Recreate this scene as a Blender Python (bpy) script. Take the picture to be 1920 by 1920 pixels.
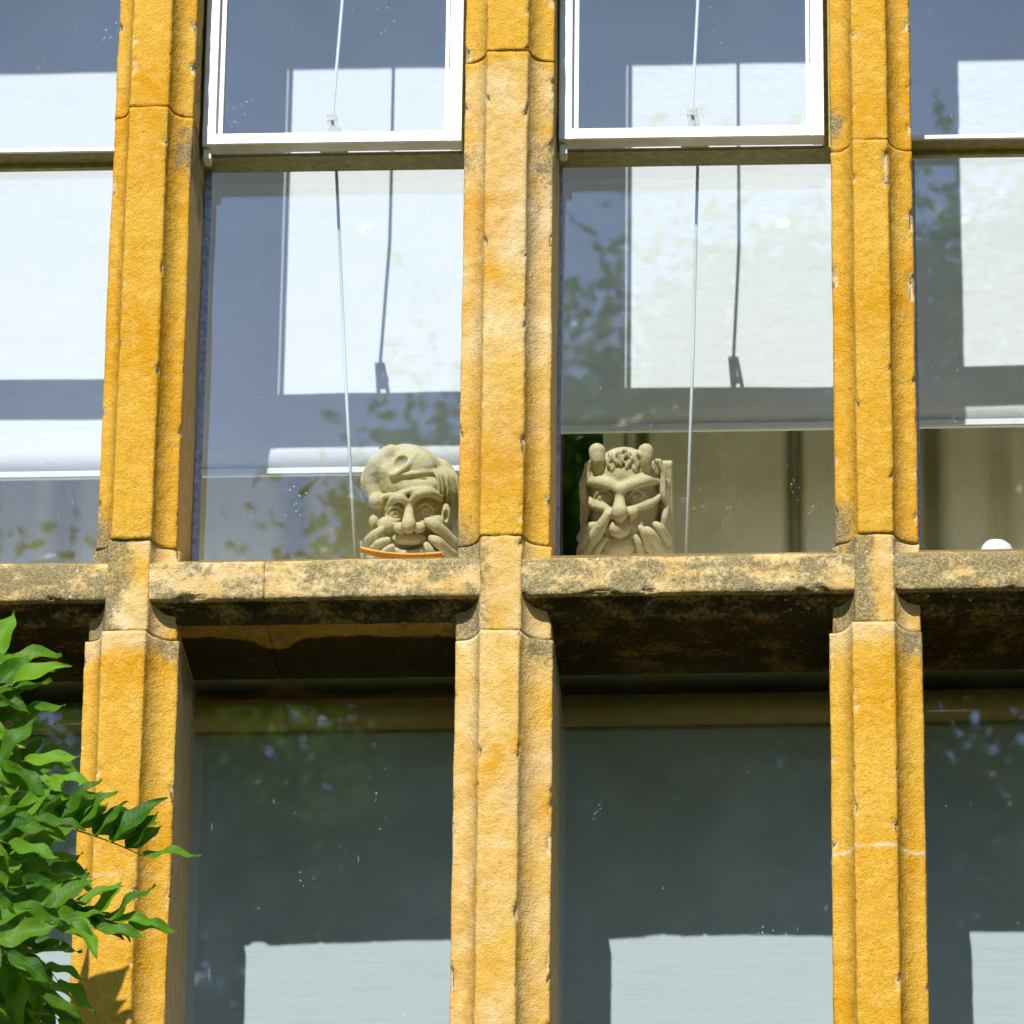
import bpy, bmesh, math, random
import numpy as np
from mathutils import Vector, Matrix, noise as mn

R = math.radians
scene = bpy.context.scene
for o in list(bpy.data.objects):
    bpy.data.objects.remove(o)

# ------------------------------------------------------------------ camera
PITCH, ROLL = math.atan(11000.0 / 24785.0), R(0.84)
cam_d = bpy.data.cameras.new('camera')
cam = bpy.data.objects.new('camera', cam_d)
scene.collection.objects.link(cam)
cam_d.sensor_width = 36.0
cam_d.lens = 36.0 * 11000.0 / 1920.0
cam_d.shift_x = -678.0 / 1920.0          # the photograph is cropped from the left of its frame
cam_d.clip_end = 2000
cam_d.dof.use_dof = True; cam_d.dof.focus_distance = 9.15; cam_d.dof.aperture_fstop = 14.0   # trees mirrored in the glass lie out of focus
fw = Vector((0, math.cos(PITCH), math.sin(PITCH)))
up0 = Vector((0, -math.sin(PITCH), math.cos(PITCH)))
rt = math.cos(ROLL) * Vector((1, 0, 0)) - math.sin(ROLL) * up0
up = math.sin(ROLL) * Vector((1, 0, 0)) + math.cos(ROLL) * up0
cam.matrix_world = Matrix(((rt.x, up.x, -fw.x, 1.2), (rt.y, up.y, -fw.y, -8.50245),
                           (rt.z, up.z, -fw.z, 1.6), (0, 0, 0, 1)))
scene.camera = cam

# ------------------------------------------------------------------ light
SX, SZ = 0.185, 0.95                       # sun runs (SX, 1, -SZ) into the building
elev = math.atan(SZ / math.hypot(SX, 1))
world = bpy.data.worlds.new('World'); scene.world = world; world.use_nodes = True
nt = world.node_tree; nt.nodes.clear()
sky = nt.nodes.new('ShaderNodeTexSky'); sky.sky_type = 'NISHITA'; sky.sun_disc = False
sky.sun_elevation = elev; sky.sun_rotation = math.atan2(-SX, -1.0)
sky.air_density = 1.0; sky.dust_density = 0.15; sky.ozone_density = 5.0
bg = nt.nodes.new('ShaderNodeBackground'); bg.inputs[1].default_value = 0.125
wo = nt.nodes.new('ShaderNodeOutputWorld')
nt.links.new(sky.outputs[0], bg.inputs[0]); nt.links.new(bg.outputs[0], wo.inputs[0])
sun_d = bpy.data.lights.new('sun', 'SUN'); sun_d.energy = 4.3; sun_d.angle = R(0.5); sun_d.color = (1, 0.972, 0.925)
sun = bpy.data.objects.new('sun', sun_d); scene.collection.objects.link(sun)
sun.rotation_euler = Vector((SX, 1, -SZ)).to_track_quat('-Z', 'Y').to_euler()
sun.location = (-2, -10, 14)
vs = scene.view_settings
scene.display_settings.display_device = 'sRGB'
vs.view_transform = 'Standard'; vs.look = 'None'; vs.gamma = 1.0; vs.exposure = 0.80; vs.use_curve_mapping = False
scene.cycles.max_bounces = 6; scene.cycles.transparent_max_bounces = 16
scene.cycles.caustics_reflective = False
scene.cycles.use_adaptive_sampling = True; scene.cycles.adaptive_threshold = 0.025

# ------------------------------------------------------------------ helpers
COL = scene.collection
def link(name, me, mats=(), parent=None, smooth=None):
    o = bpy.data.objects.new(name, me); COL.objects.link(o)
    for m in (mats if isinstance(mats, (list, tuple)) else [mats]):
        if m.name not in [x.name for x in me.materials]: me.materials.append(m)
    if parent: o.parent = parent
    if smooth is not None:
        me.polygons.foreach_set('use_smooth', [smooth] * len(me.polygons))
    return o
def empty(name, loc=(0, 0, 0)):
    o = bpy.data.objects.new(name, None); COL.objects.link(o); o.location = loc
    o.empty_display_size = 0.05
    return o
def tag(o, label=None, cat=None, group=None, kind=None):
    if label: o['label'] = label
    if cat: o['category'] = cat
    if group: o['group'] = group
    if kind: o['kind'] = kind
    return o
def pydata(name, v, f):
    me = bpy.data.meshes.new(name); me.from_pydata([tuple(p) for p in v], [], f); me.update(); return me
def box_bm(bm, x0, x1, y0, y1, z0, z1):
    vs_ = [bm.verts.new(p) for p in ((x0,y0,z0),(x1,y0,z0),(x1,y1,z0),(x0,y1,z0),(x0,y0,z1),(x1,y0,z1),(x1,y1,z1),(x0,y1,z1))]
    for q in ((0,3,2,1),(4,5,6,7),(0,1,5,4),(1,2,6,5),(2,3,7,6),(3,0,4,7)):
        bm.faces.new([vs_[i] for i in q])
def boxes(name, bl, mat, parent=None, bevel=0.0, seg=2):
    bm = bmesh.new()
    for b in bl: box_bm(bm, *b)
    if bevel: bmesh.ops.bevel(bm, geom=bm.edges[:], offset=bevel, segments=seg, affect='EDGES', clamp_overlap=True)
    me = bpy.data.meshes.new(name); bm.to_mesh(me); bm.free()
    return link(name, me, mat, parent)
def tube_mesh(name, pts, radii, n=8):
    pts = [Vector(p) for p in pts]; v = []; f = []
    ref = Vector((0.31, 0.87, 0.38))
    for i, p in enumerate(pts):
        t = (pts[min(i+1, len(pts)-1)] - pts[max(i-1, 0)]).normalized()
        a = t.cross(ref).normalized(); b = t.cross(a)
        r = radii[i] if hasattr(radii, '__len__') else radii
        for k in range(n):
            th = 2 * math.pi * k / n
            v.append(p + a * (r * math.cos(th)) + b * (r * math.sin(th)))
    for i in range(len(pts) - 1):
        for k in range(n):
            f.append((i*n+k, i*n+(k+1) % n, (i+1)*n+(k+1) % n, (i+1)*n+k))
    f.append(tuple(range(n))[::-1]); f.append(tuple((len(pts)-1)*n + k for k in range(n)))
    return pydata(name, v, f)
def smoothstep(a, b, x):
    t = min(1.0, max(0.0, (x - a) / (b - a))) if a != b else float(x > a)
    return t * t * (3 - 2 * t)
def fbm(x, y, z, s, o=3):
    return mn.fractal(Vector((x * s, y * s, z * s)), 0.9, 2.1, o, noise_basis='PERLIN_ORIGINAL')

# ------------------------------------------------------------------ materials
def mat(name):
    m = bpy.data.materials.new(name); m.use_nodes = True
    n = m.node_tree; n.nodes.clear()
    out = n.nodes.new('ShaderNodeOutputMaterial')
    return m, n, out
def N(n, t, **kw):
    x = n.nodes.new('ShaderNode' + t)
    for k, v in kw.items(): setattr(x, k, v)
    return x
def setin(nd, **kw):
    for k, v in kw.items(): nd.inputs[k.replace('_', ' ')].default_value = v
    return nd
def noise_node(n, vec, scale, detail=3.0, rough=0.55):
    x = N(n, 'TexNoise'); setin(x, Scale=scale, Detail=detail, Roughness=rough)
    n.links.new(vec, x.inputs['Vector']); return x
def ramp(n, src, p0, p1, c0=(0,0,0,1), c1=(1,1,1,1)):
    r = N(n, 'ValToRGB'); r.color_ramp.elements[0].position = p0; r.color_ramp.elements[1].position = p1
    r.color_ramp.elements[0].color = c0; r.color_ramp.elements[1].color = c1
    n.links.new(src, r.inputs[0]); return r
def mixc(n, fac, a, b, mode='MIX'):
    x = N(n, 'Mix', data_type='RGBA', blend_type=mode)
    for sock, val in ((x.inputs[0], fac), (x.inputs[6], a), (x.inputs[7], b)):
        if hasattr(val, 'is_linked') or hasattr(val, 'links'): n.links.new(val, sock)
        else: sock.default_value = val
    return x.outputs[2]
def math_(n, op, a, b=0.0):
    x = N(n, 'Math', operation=op)
    for sock, val in ((x.inputs[0], a), (x.inputs[1], b)):
        if hasattr(val, 'links'): n.links.new(val, sock)
        else: sock.default_value = val
    return x.outputs[0]
def bump(n, h, strength, dist, prev=None):
    b = N(n, 'Bump'); b.inputs['Strength'].default_value = strength; b.inputs['Distance'].default_value = dist
    n.links.new(h, b.inputs['Height'])
    if prev is not None: n.links.new(prev, b.inputs['Normal'])
    return b.outputs[0]

def stone_material():
    m, n, out = mat('ochre_stone')
    co = N(n, 'NewGeometry').outputs['Position']
    big = noise_node(n, co, 5.0, 2, 0.6).outputs[0]
    med = noise_node(n, co, 42.0, 2, 0.6).outputs[0]
    fine = noise_node(n, co, 330.0, 2, 0.65).outputs[0]
    c = mixc(n, ramp(n, big, .36, .64).outputs[0], (0.475, 0.228, 0.007, 1), (0.515, 0.300, 0.042, 1))
    c = mixc(n, math_(n, 'MULTIPLY', ramp(n, med, .45, .75).outputs[0], .55), c, (0.60, 0.385, 0.105, 1))
    c = mixc(n, math_(n, 'MULTIPLY', ramp(n, fine, .55, .30).outputs[0], .45), c, (0.34, 0.165, 0.012, 1))
    rnd = N(n, 'ObjectInfo').outputs['Random']
    c = mixc(n, math_(n, 'MULTIPLY', rnd, .55), c, mixc(n, 1.0, c, (0.90, 0.89, 0.60, 1), 'MULTIPLY'))
    at = N(n, 'Attribute', attribute_name='stain'); pl = N(n, 'Attribute', attribute_name='pale')
    gr = N(n, 'Attribute', attribute_name='grime_shade')
    # pale lime / fresh chips
    c = mixc(n, pl.outputs['Fac'], c, mixc(n, ramp(n, med, .4, .7).outputs[0], (0.50, 0.40, 0.22, 1), (0.60, 0.50, 0.31, 1)))
    # grey lichen and weathering, broken up at two scales
    sp = noise_node(n, co, 120.0, 4, 0.7).outputs[0]
    sfac = math_(n, 'ADD', at.outputs['Fac'], math_(n, 'MULTIPLY', math_(n, 'SUBTRACT', sp, .5), 1.7))
    sfac = ramp(n, sfac, .30, .74).outputs[0]
    sc = mixc(n, ramp(n, fine, .42, .62).outputs[0], (0.115, 0.088, 0.036, 1), (0.275, 0.225, 0.115, 1))
    c = mixc(n, math_(n, 'MULTIPLY', sfac, .92), c, sc)
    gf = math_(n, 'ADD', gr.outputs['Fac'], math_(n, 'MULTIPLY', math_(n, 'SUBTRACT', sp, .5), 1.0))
    c = mixc(n, math_(n, 'MULTIPLY', ramp(n, gf, .25, .85).outputs[0], .94), c, (0.020, 0.016, 0.006, 1))  # near-black of the soffit crust, with shade painted in along with it
    # pale crustose lichen dots on the weathered parts
    vo = N(n, 'TexVoronoi'); setin(vo, Scale=70.0); n.links.new(co, vo.inputs['Vector'])
    dots = ramp(n, vo.outputs['Distance'], .13, .20, (1,1,1,1), (0,0,0,1)).outputs[0]
    dots = math_(n, 'MULTIPLY', math_(n, 'MULTIPLY', dots, sfac), ramp(n, noise_node(n, co, 23.0, 2).outputs[0], .54, .62).outputs[0])
    c = mixc(n, math_(n, 'MULTIPLY', dots, .8), c, (0.62, 0.57, 0.44, 1))
    b = N(n, 'BsdfPrincipled'); n.links.new(c, b.inputs['Base Color'])
    b.inputs['Roughness'].default_value = .93; b.inputs['Specular IOR Level'].default_value = .15
    nrm = bump(n, noise_node(n, co, 60.0, 3, 0.65).outputs[0], .55, .006)
    nrm = bump(n, fine, .70, .0024, nrm)
    n.links.new(nrm, b.inputs['Normal']); n.links.new(b.outputs[0], out.inputs[0])
    return m

def plain(name, col, rough=.6, spec=.3, nscale=80, nstr=.2, var=.25, bdist=.001):
    m, n, out = mat(name)
    co = N(n, 'NewGeometry').outputs['Position']
    nz = noise_node(n, co, nscale, 4)
    dk = tuple(c * (1 - var) for c in col) + (1,)
    c = mixc(n, ramp(n, nz.outputs[0], .35, .7).outputs[0], dk, tuple(col) + (1,))
    b = N(n, 'BsdfPrincipled'); n.links.new(c, b.inputs['Base Color'])
    b.inputs['Roughness'].default_value = rough; b.inputs['Specular IOR Level'].default_value = spec
    n.links.new(bump(n, nz.outputs[0], nstr, bdist), b.inputs['Normal'])
    n.links.new(b.outputs[0], out.inputs[0]); return m

def paint_material():
    m, n, out = mat('white_frame_paint')
    co = N(n, 'NewGeometry').outputs['Position']
    nz = noise_node(n, co, 90, 5, .7).outputs[0]; lo = noise_node(n, co, 14, 3).outputs[0]
    c = mixc(n, ramp(n, lo, .42, .70).outputs[0], (0.80, 0.78, 0.70, 1), (0.64, 0.60, 0.44, 1))
    chip = ramp(n, noise_node(n, co, 55, 5, .75).outputs[0], .66, .69).outputs[0]
    c = mixc(n, chip, c, (0.20, 0.17, 0.10, 1))
    b = N(n, 'BsdfPrincipled'); n.links.new(c, b.inputs['Base Color'])
    b.inputs['Roughness'].default_value = .42; b.inputs['Specular IOR Level'].default_value = .4
    n.links.new(bump(n, nz, .25, .0012), b.inputs['Normal'])
    n.links.new(b.outputs[0], out.inputs[0]); return m

def glass_material():
    m, n, out = mat('window_glass')
    co = N(n, 'NewGeometry').outputs['Position']
    tr = N(n, 'BsdfTransparent'); tr.inputs[0].default_value = (0.955, 0.97, 0.97, 1)
    gl = N(n, 'BsdfGlossy'); gl.inputs['Roughness'].default_value = 0.0; gl.inputs[0].default_value = (1, 1, 1, 1)
    wav = noise_node(n, co, 3.5, 2, .5).outputs[0]
    nb = bump(n, wav, .20, .0009)
    wv2 = noise_node(n, co, 22, 2, .5).outputs[0]
    nb = bump(n, wv2, .05, .0003, nb)
    n.links.new(nb, gl.inputs['Normal'])
    geo = N(n, 'NewGeometry'); dt = N(n, 'VectorMath', operation='DOT_PRODUCT')
    n.links.new(geo.outputs['Incoming'], dt.inputs[0]); n.links.new(geo.outputs['Normal'], dt.inputs[1])
    om = math_(n, 'SUBTRACT', 1.0, math_(n, 'ABSOLUTE', dt.outputs['Value']))
    fres = math_(n, 'ADD', .082, math_(n, 'MULTIPLY', math_(n, 'POWER', om, 5.0), .955))
    mx = N(n, 'MixShader'); n.links.new(fres, mx.inputs[0])
    n.links.new(tr.outputs[0], mx.inputs[1]); n.links.new(gl.outputs[0], mx.inputs[2])
    # dried spots, streaks and a thin film of dust
    d = N(n, 'BsdfDiffuse'); d.inputs[0].default_value = (0.62, 0.64, 0.62, 1)
    vo = N(n, 'TexVoronoi'); setin(vo, Scale=85.0, Randomness=1.0); n.links.new(co, vo.inputs['Vector'])
    sp = ramp(n, vo.outputs['Distance'], .09, .17, (1,1,1,1), (0,0,0,1)).outputs[0]
    sp = math_(n, 'MULTIPLY', sp, ramp(n, noise_node(n, co, 9, 3, .6).outputs[0], .60, .70).outputs[0])
    mp = N(n, 'Mapping'); mp.inputs['Scale'].default_value = (260, 260, 26); n.links.new(co, mp.inputs[0])
    st = N(n, 'TexNoise'); setin(st, Scale=1.0, Detail=2.0); n.links.new(mp.outputs[0], st.inputs['Vector'])
    st = math_(n, 'MULTIPLY', ramp(n, st.outputs[0], .74, .80).outputs[0], ramp(n, noise_node(n, co, 6, 2).outputs[0], .5, .62).outputs[0])
    film = math_(n, 'MULTIPLY', ramp(n, noise_node(n, co, 12, 4, .6).outputs[0], .45, .75).outputs[0], .006)
    fac = math_(n, 'ADD', math_(n, 'MULTIPLY', math_(n, 'MAXIMUM', sp, st), .45), film)
    m2 = N(n, 'MixShader'); n.links.new(fac, m2.inputs[0]); n.links.new(mx.outputs[0], m2.inputs[1]); n.links.new(d.outputs[0], m2.inputs[2])
    n.links.new(m2.outputs[0], out.inputs[0]); return m

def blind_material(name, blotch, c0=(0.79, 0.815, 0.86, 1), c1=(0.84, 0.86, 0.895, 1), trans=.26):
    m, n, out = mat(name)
    co = N(n, 'NewGeometry').outputs['Position']
    mp = N(n, 'Mapping'); mp.inputs['Scale'].default_value = (9, 9, 520); n.links.new(co, mp.inputs[0])
    w = N(n, 'TexNoise'); setin(w, Scale=1.0, Detail=3.0); n.links.new(mp.outputs[0], w.inputs['Vector'])
    c = mixc(n, ramp(n, w.outputs[0], .36, .5).outputs[0], c0, c1)
    b = N(n, 'BsdfPrincipled'); n.links.new(c, b.inputs['Base Color']); b.inputs['Roughness'].default_value = .85
    b.inputs['Specular IOR Level'].default_value = .1
    nb = bump(n, w.outputs[0], .16, .0008)
    if blotch: nb = bump(n, noise_node(n, co, 45, 4, .6).outputs[0], blotch, .006, nb)
    n.links.new(nb, b.inputs['Normal'])
    tl = N(n, 'BsdfTranslucent'); tl.inputs[0].default_value = (.8, .8, .76, 1)
    mx = N(n, 'MixShader'); mx.inputs[0].default_value = trans
    n.links.new(b.outputs[0], mx.inputs[1]); n.links.new(tl.outputs[0], mx.inputs[2])
    n.links.new(mx.outputs[0], out.inputs[0]); return m

def leaf_material(name, a, bcol):
    m, n, out = mat(name)
    tc = N(n, 'TexCoord').outputs['Object']; sep = N(n, 'SeparateXYZ'); n.links.new(tc, sep.inputs[0])
    ax = math_(n, 'ABSOLUTE', sep.outputs[0])
    rnd = N(n, 'ObjectInfo').outputs['Random']
    pos = N(n, 'NewGeometry').outputs['Position']
    c = mixc(n, math_(n, 'POWER', rnd, 1.5), a, bcol)
    c = mixc(n, math_(n, 'MULTIPLY', ramp(n, noise_node(n, pos, 60, 3).outputs[0], .4, .7).outputs[0], .35), c, (0.10, 0.25, 0.008, 1))
    # herringbone side veins: a wave along y - |x|
    ph = math_(n, 'SUBTRACT', sep.outputs[1], math_(n, 'MULTIPLY', ax, .9))
    vein = math_(n, 'POWER', math_(n, 'ABSOLUTE', math_(n, 'SINE', math_(n, 'MULTIPLY', ph, 36.0))), .6)
    mid = ramp(n, ax, .0, .03, (0,0,0,1), (1,1,1,1)).outputs[0]
    hgt = math_(n, 'MULTIPLY', vein, mid)
    c = mixc(n, math_(n, 'MULTIPLY', math_(n, 'SUBTRACT', 1.0, hgt), .12), c, (0.13, 0.28, 0.02, 1))
    b = N(n, 'BsdfPrincipled'); n.links.new(c, b.inputs['Base Color'])
    b.inputs['Roughness'].default_value = .5; b.inputs['Specular IOR Level'].default_value = .16
    n.links.new(bump(n, hgt, .3, .0009), b.inputs['Normal'])
    t = N(n, 'BsdfTranslucent'); n.links.new(mixc(n, .5, c, (0.16, 0.42, 0.01, 1)), t.inputs[0])
    mx = N(n, 'MixShader'); mx.inputs[0].default_value = .36
    n.links.new(b.outputs[0], mx.inputs[1]); n.links.new(t.outputs[0], mx.inputs[2])
    n.links.new(mx.outputs[0], out.inputs[0]); return m

M_STONE = stone_material()
M_MORTAR = plain('joint_mortar', (0.26, 0.17, 0.06), .95, .1, 200, .5, .4)
M_PAINT = paint_material()
M_GLASS = glass_material()
M_FRAME = plain('shaded_frame_paint', (0.38, 0.345, 0.12), .6, .25, 70, .3, .35)  # darker olive copy of the frame paint, underside shade put into its colour
M_LEAD = plain('lead_strip_metal', (0.42, 0.47, 0.66), .55, .4, 120, .4, .5)
M_CATCH = plain('catch_metal', (0.46, 0.44, 0.38), .4, .5, 200, .3, .4)
M_CORD = plain('white_cord', (0.72, 0.75, 0.78), .8, .1, 500, .3, .1)
M_BLIND_A = blind_material('blind_fabric_smooth', .12)
M_BLIND_B = blind_material('blind_fabric_wrinkled', .35)
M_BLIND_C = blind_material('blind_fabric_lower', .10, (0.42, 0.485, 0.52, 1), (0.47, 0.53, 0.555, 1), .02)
M_RAIL = plain('blind_rail_metal', (0.72, 0.76, 0.72), .35, .5, 40, .05, .15)
M_CLIP = plain('blind_clip_plastic', (0.62, 0.66, 0.66), .5, .4, 40, .05, .1)
M_HEM = plain('blind_hem_fabric', (0.74, 0.76, 0.76), .8, .1, 60, .1, .08)
M_ROLL = plain('blind_roll_backing', (0.50, 0.42, 0.22), .8, .1, 60, .1, .1)
M_CURTAIN = plain('curtain_linen', (0.82, 0.75, 0.52), .9, .1, 160, .3, .12)
M_HEAD = plain('carved_limestone', (0.62, 0.53, 0.31), .9, .15, 260, .35, .22, .0012)
M_ORANGE = plain('orange_wood', (0.90, 0.43, 0.10), .6, .2, 60, .1, .06)
M_CERAMIC = plain('white_ceramic', (0.80, 0.82, 0.80), .25, .5, 30, .02, .03)
M_BOARD = plain('board_paint', (0.82, 0.79, 0.68), .6, .3, 50, .1, .15)
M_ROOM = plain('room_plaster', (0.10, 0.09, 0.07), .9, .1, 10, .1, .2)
M_LEAF_DK = leaf_material('wisteria_leaf', (0.008, 0.055, 0.002, 1), (0.115, 0.245, 0.006, 1))
M_STALK = plain('wisteria_stalk', (0.20, 0.22, 0.05), .6, .2, 300, .3, .4)
M_BARK = plain('bark', (0.13, 0.095, 0.055), .95, .1, 40, .8, .5, .01)
M_TREE = leaf_material('tree_leaf', (0.085, 0.19, 0.014, 1), (0.12, 0.24, 0.02, 1))
M_LAWN = plain('lawn_grass', (0.04, 0.068, 0.014), .95, .1, 8, .5, .5, .02)

# ------------------------------------------------------------------ ground
g = pydata('ground', [(-400,-400,0),(400,-400,0),(400,400,0),(-400,400,0)], [(0,1,2,3)])
tag(link('ground', g, M_LAWN), kind='structure')

# ------------------------------------------------------------------ swept stones
C_DEP, BACK, GLASS_Y = 0.042, 0.27, 0.22
def resample(pts, step):
    out = []
    for (a, b) in zip(pts[:-1], pts[1:]):
        L = math.hypot(b[0]-a[0], b[1]-a[1]); k = max(1, int(round(L / step)))
        for i in range(k):
            t = i / k; out.append((a[0]+(b[0]-a[0])*t, a[1]+(b[1]-a[1])*t))
    out.append(pts[-1]); return out
def mull_profile(x0, x1, x2, x3, fine):
    """section of a hollow chamfered mullion, (x, depth), from the back of its left reveal round the face to the right"""
    f = .007; r = .0025; p = [(x0, BACK), (x0, C_DEP + r), (x0 + r, C_DEP)]
    k = 9 if fine else 5
    cx = x0 + f; a = x1 - cx
    for i in range(k + 1):
        t = math.pi/2 * (1 - i/k); p.append((cx + a*math.cos(t), C_DEP*math.sin(t)))
    p[-1] = (x1, r); p += [(x1 + r*.9, 0)]
    p += [(x2 - r*.9, 0), (x2, r)]
    cx = x3 - f; a = cx - x2
    for i in range(1, k + 1):
        t = math.pi/2 * i/k; p.append((cx - a*math.cos(t), C_DEP*math.sin(t)))
    p += [(x3 - r, C_DEP), (x3, C_DEP + r), (x3, BACK)]
    return resample(p, .0045 if fine else .02)
def trans_profile(zt, zb, fine):
    """section of the transom, (z, depth): from the back of its soffit round the face to the glazing line above"""
    f = .006; r = .003; zs = zb - .027
    p = [(zs, BACK), (zs, C_DEP + r), (zs + r*.7, C_DEP)]
    k = 8 if fine else 4
    cz = zs + f; a = zb - cz
    for i in range(k + 1):
        t = math.pi/2 * (1 - i/k); p.append((cz + a*math.cos(t), C_DEP*math.sin(t)))
    p[-1] = (zb, r); p += [(zb + r, 0), (zt - .006, 0), (zt - .0015, .0025), (zt, .008)]
    p += [(zt + .030, C_DEP + .03), (5.398, GLASS_Y - .004), (5.398, BACK)]
    return resample(p, .0045 if fine else .02)
def sweep(name, prof, s0, s1, axis, step, seed, mats, parent, attr, amp=1.0, yoff=0.0):
    """sweep a section along z ('z') or x ('x') with worn, chipped surfaces; attr(x,y,z,nrm)->(stain,pale,grime)"""
    n = len(prof); k = max(2, int(round((s1 - s0) / step)) + 1)
    # outward 2d normals
    nr = []
    for i in range(n):
        a = prof[max(0, i-1)]; b = prof[min(n-1, i+1)]
        tx, ty = b[0]-a[0], b[1]-a[1]; L = math.hypot(tx, ty) or 1
        nr.append((ty/L, -tx/L))              # the normal that leaves the stone
    # convexity -> wear at the arrises
    cv = []
    for i in range(n):
        a = prof[max(0, i-1)]; b = prof[i]; c = prof[min(n-1, i+1)]
        cr = (b[0]-a[0])*(c[1]-b[1]) - (b[1]-a[1])*(c[0]-b[0])
        cv.append(cr)
    sg = 1
    cum = [0.0]
    for a, b in zip(prof[:-1], prof[1:]): cum.append(cum[-1] + math.hypot(b[0]-a[0], b[1]-a[1]))
    sharp = [i for i in range(1, n-1) if cv[i] * CVS > 1e-6 * 2]
    edge = [0.0]*n
    for i in range(n):
        for j in sharp:
            d = abs(cum[i]-cum[j]); edge[i] = max(edge[i], 1 - d/.007)
    V = []; F = []; S = []; P = []; G = []
    for r in range(k):
        s = s0 + (s1 - s0) * r / (k - 1)
        for i, (u, y) in enumerate(prof):
            if axis == 'z': x, z = u, s
            else: x, z = s, u
            nx, ny = nr[i]
            q = fbm(x + seed, y, z, 7, 3) * .0013 + fbm(x, y + seed, z, 38, 3) * .0006
            e = max(0.0, edge[i])
            chip = 0.0
            if e > 0:
                w = fbm(x + 3.1, y + seed, z, 26, 4)
                chip = max(0.0, w - .42) * .030 * e + .0007 * e + max(0.0, fbm(x, y, z + seed, 120, 2)) * .0006 * e
                chip = min(chip, .007)
            d = (q - chip) * amp
            if y > BACK - .03: d = 0
            du, dy = nx * d, ny * d
            if axis == 'z': p = (u + du, y + dy + yoff, s)
            else: p = (s, y + dy + yoff, u + du)
            # ends are a little uneven
            if r in (0, k-1):
                j = fbm(x, y + 2.2*seed, z, 30, 3) * .0022
                p = (p[0], p[1], p[2] + j) if axis == 'z' else (p[0] + j, p[1], p[2])
            V.append(p); st, pa, gm = attr(x, y, z, nx, ny, e)
            pa = max(pa, smoothstep(.0015, .004, chip) * .8)
            S.append(st); P.append(pa); G.append(gm)
    for r in range(k - 1):
        for i in range(n - 1):
            a = r*n+i; F.append((a, a+1, a+n+1, a+n) if axis == 'z' else (a, a+n, a+n+1, a+1))
        a = r*n + n-1; b = r*n; F.append((a, b, b+n, a+n) if axis == 'z' else (a, a+n, b+n, b))
    lo = tuple(range(n)); hi = tuple((k-1)*n+i for i in range(n))
    F.append(lo[::-1] if axis == 'z' else lo); F.append(hi if axis == 'z' else hi[::-1])
    me = pydata(name, V, F)
    for nm, arr in (('stain', S), ('pale', P), ('grime_shade', G)):
        at = me.attributes.new(nm, 'FLOAT', 'POINT'); at.data.foreach_set('value', arr)
    bm = bmesh.new(); bm.from_mesh(me); bmesh.ops.recalc_face_normals(bm, faces=bm.faces[:])
    bm.to_mesh(me); bm.free()
    return link(name, me, mats, parent, smooth=True)
CVS = 1

win = empty('mullioned_window', (0.6, 0, 3.7))
tag(win, 'tall ochre stone mullioned window with a grey lichened transom across it', 'window')
def inv(o):                                # keep world coordinates under the window's empty
    o.matrix_parent_inverse = win.matrix_world.inverted(); return o
bpy.context.view_layer.update()

ZB, ZT = 5.242, 5.308                      # transom face
Z_LOW, Z_HEAD = 3.75, 6.95
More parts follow.
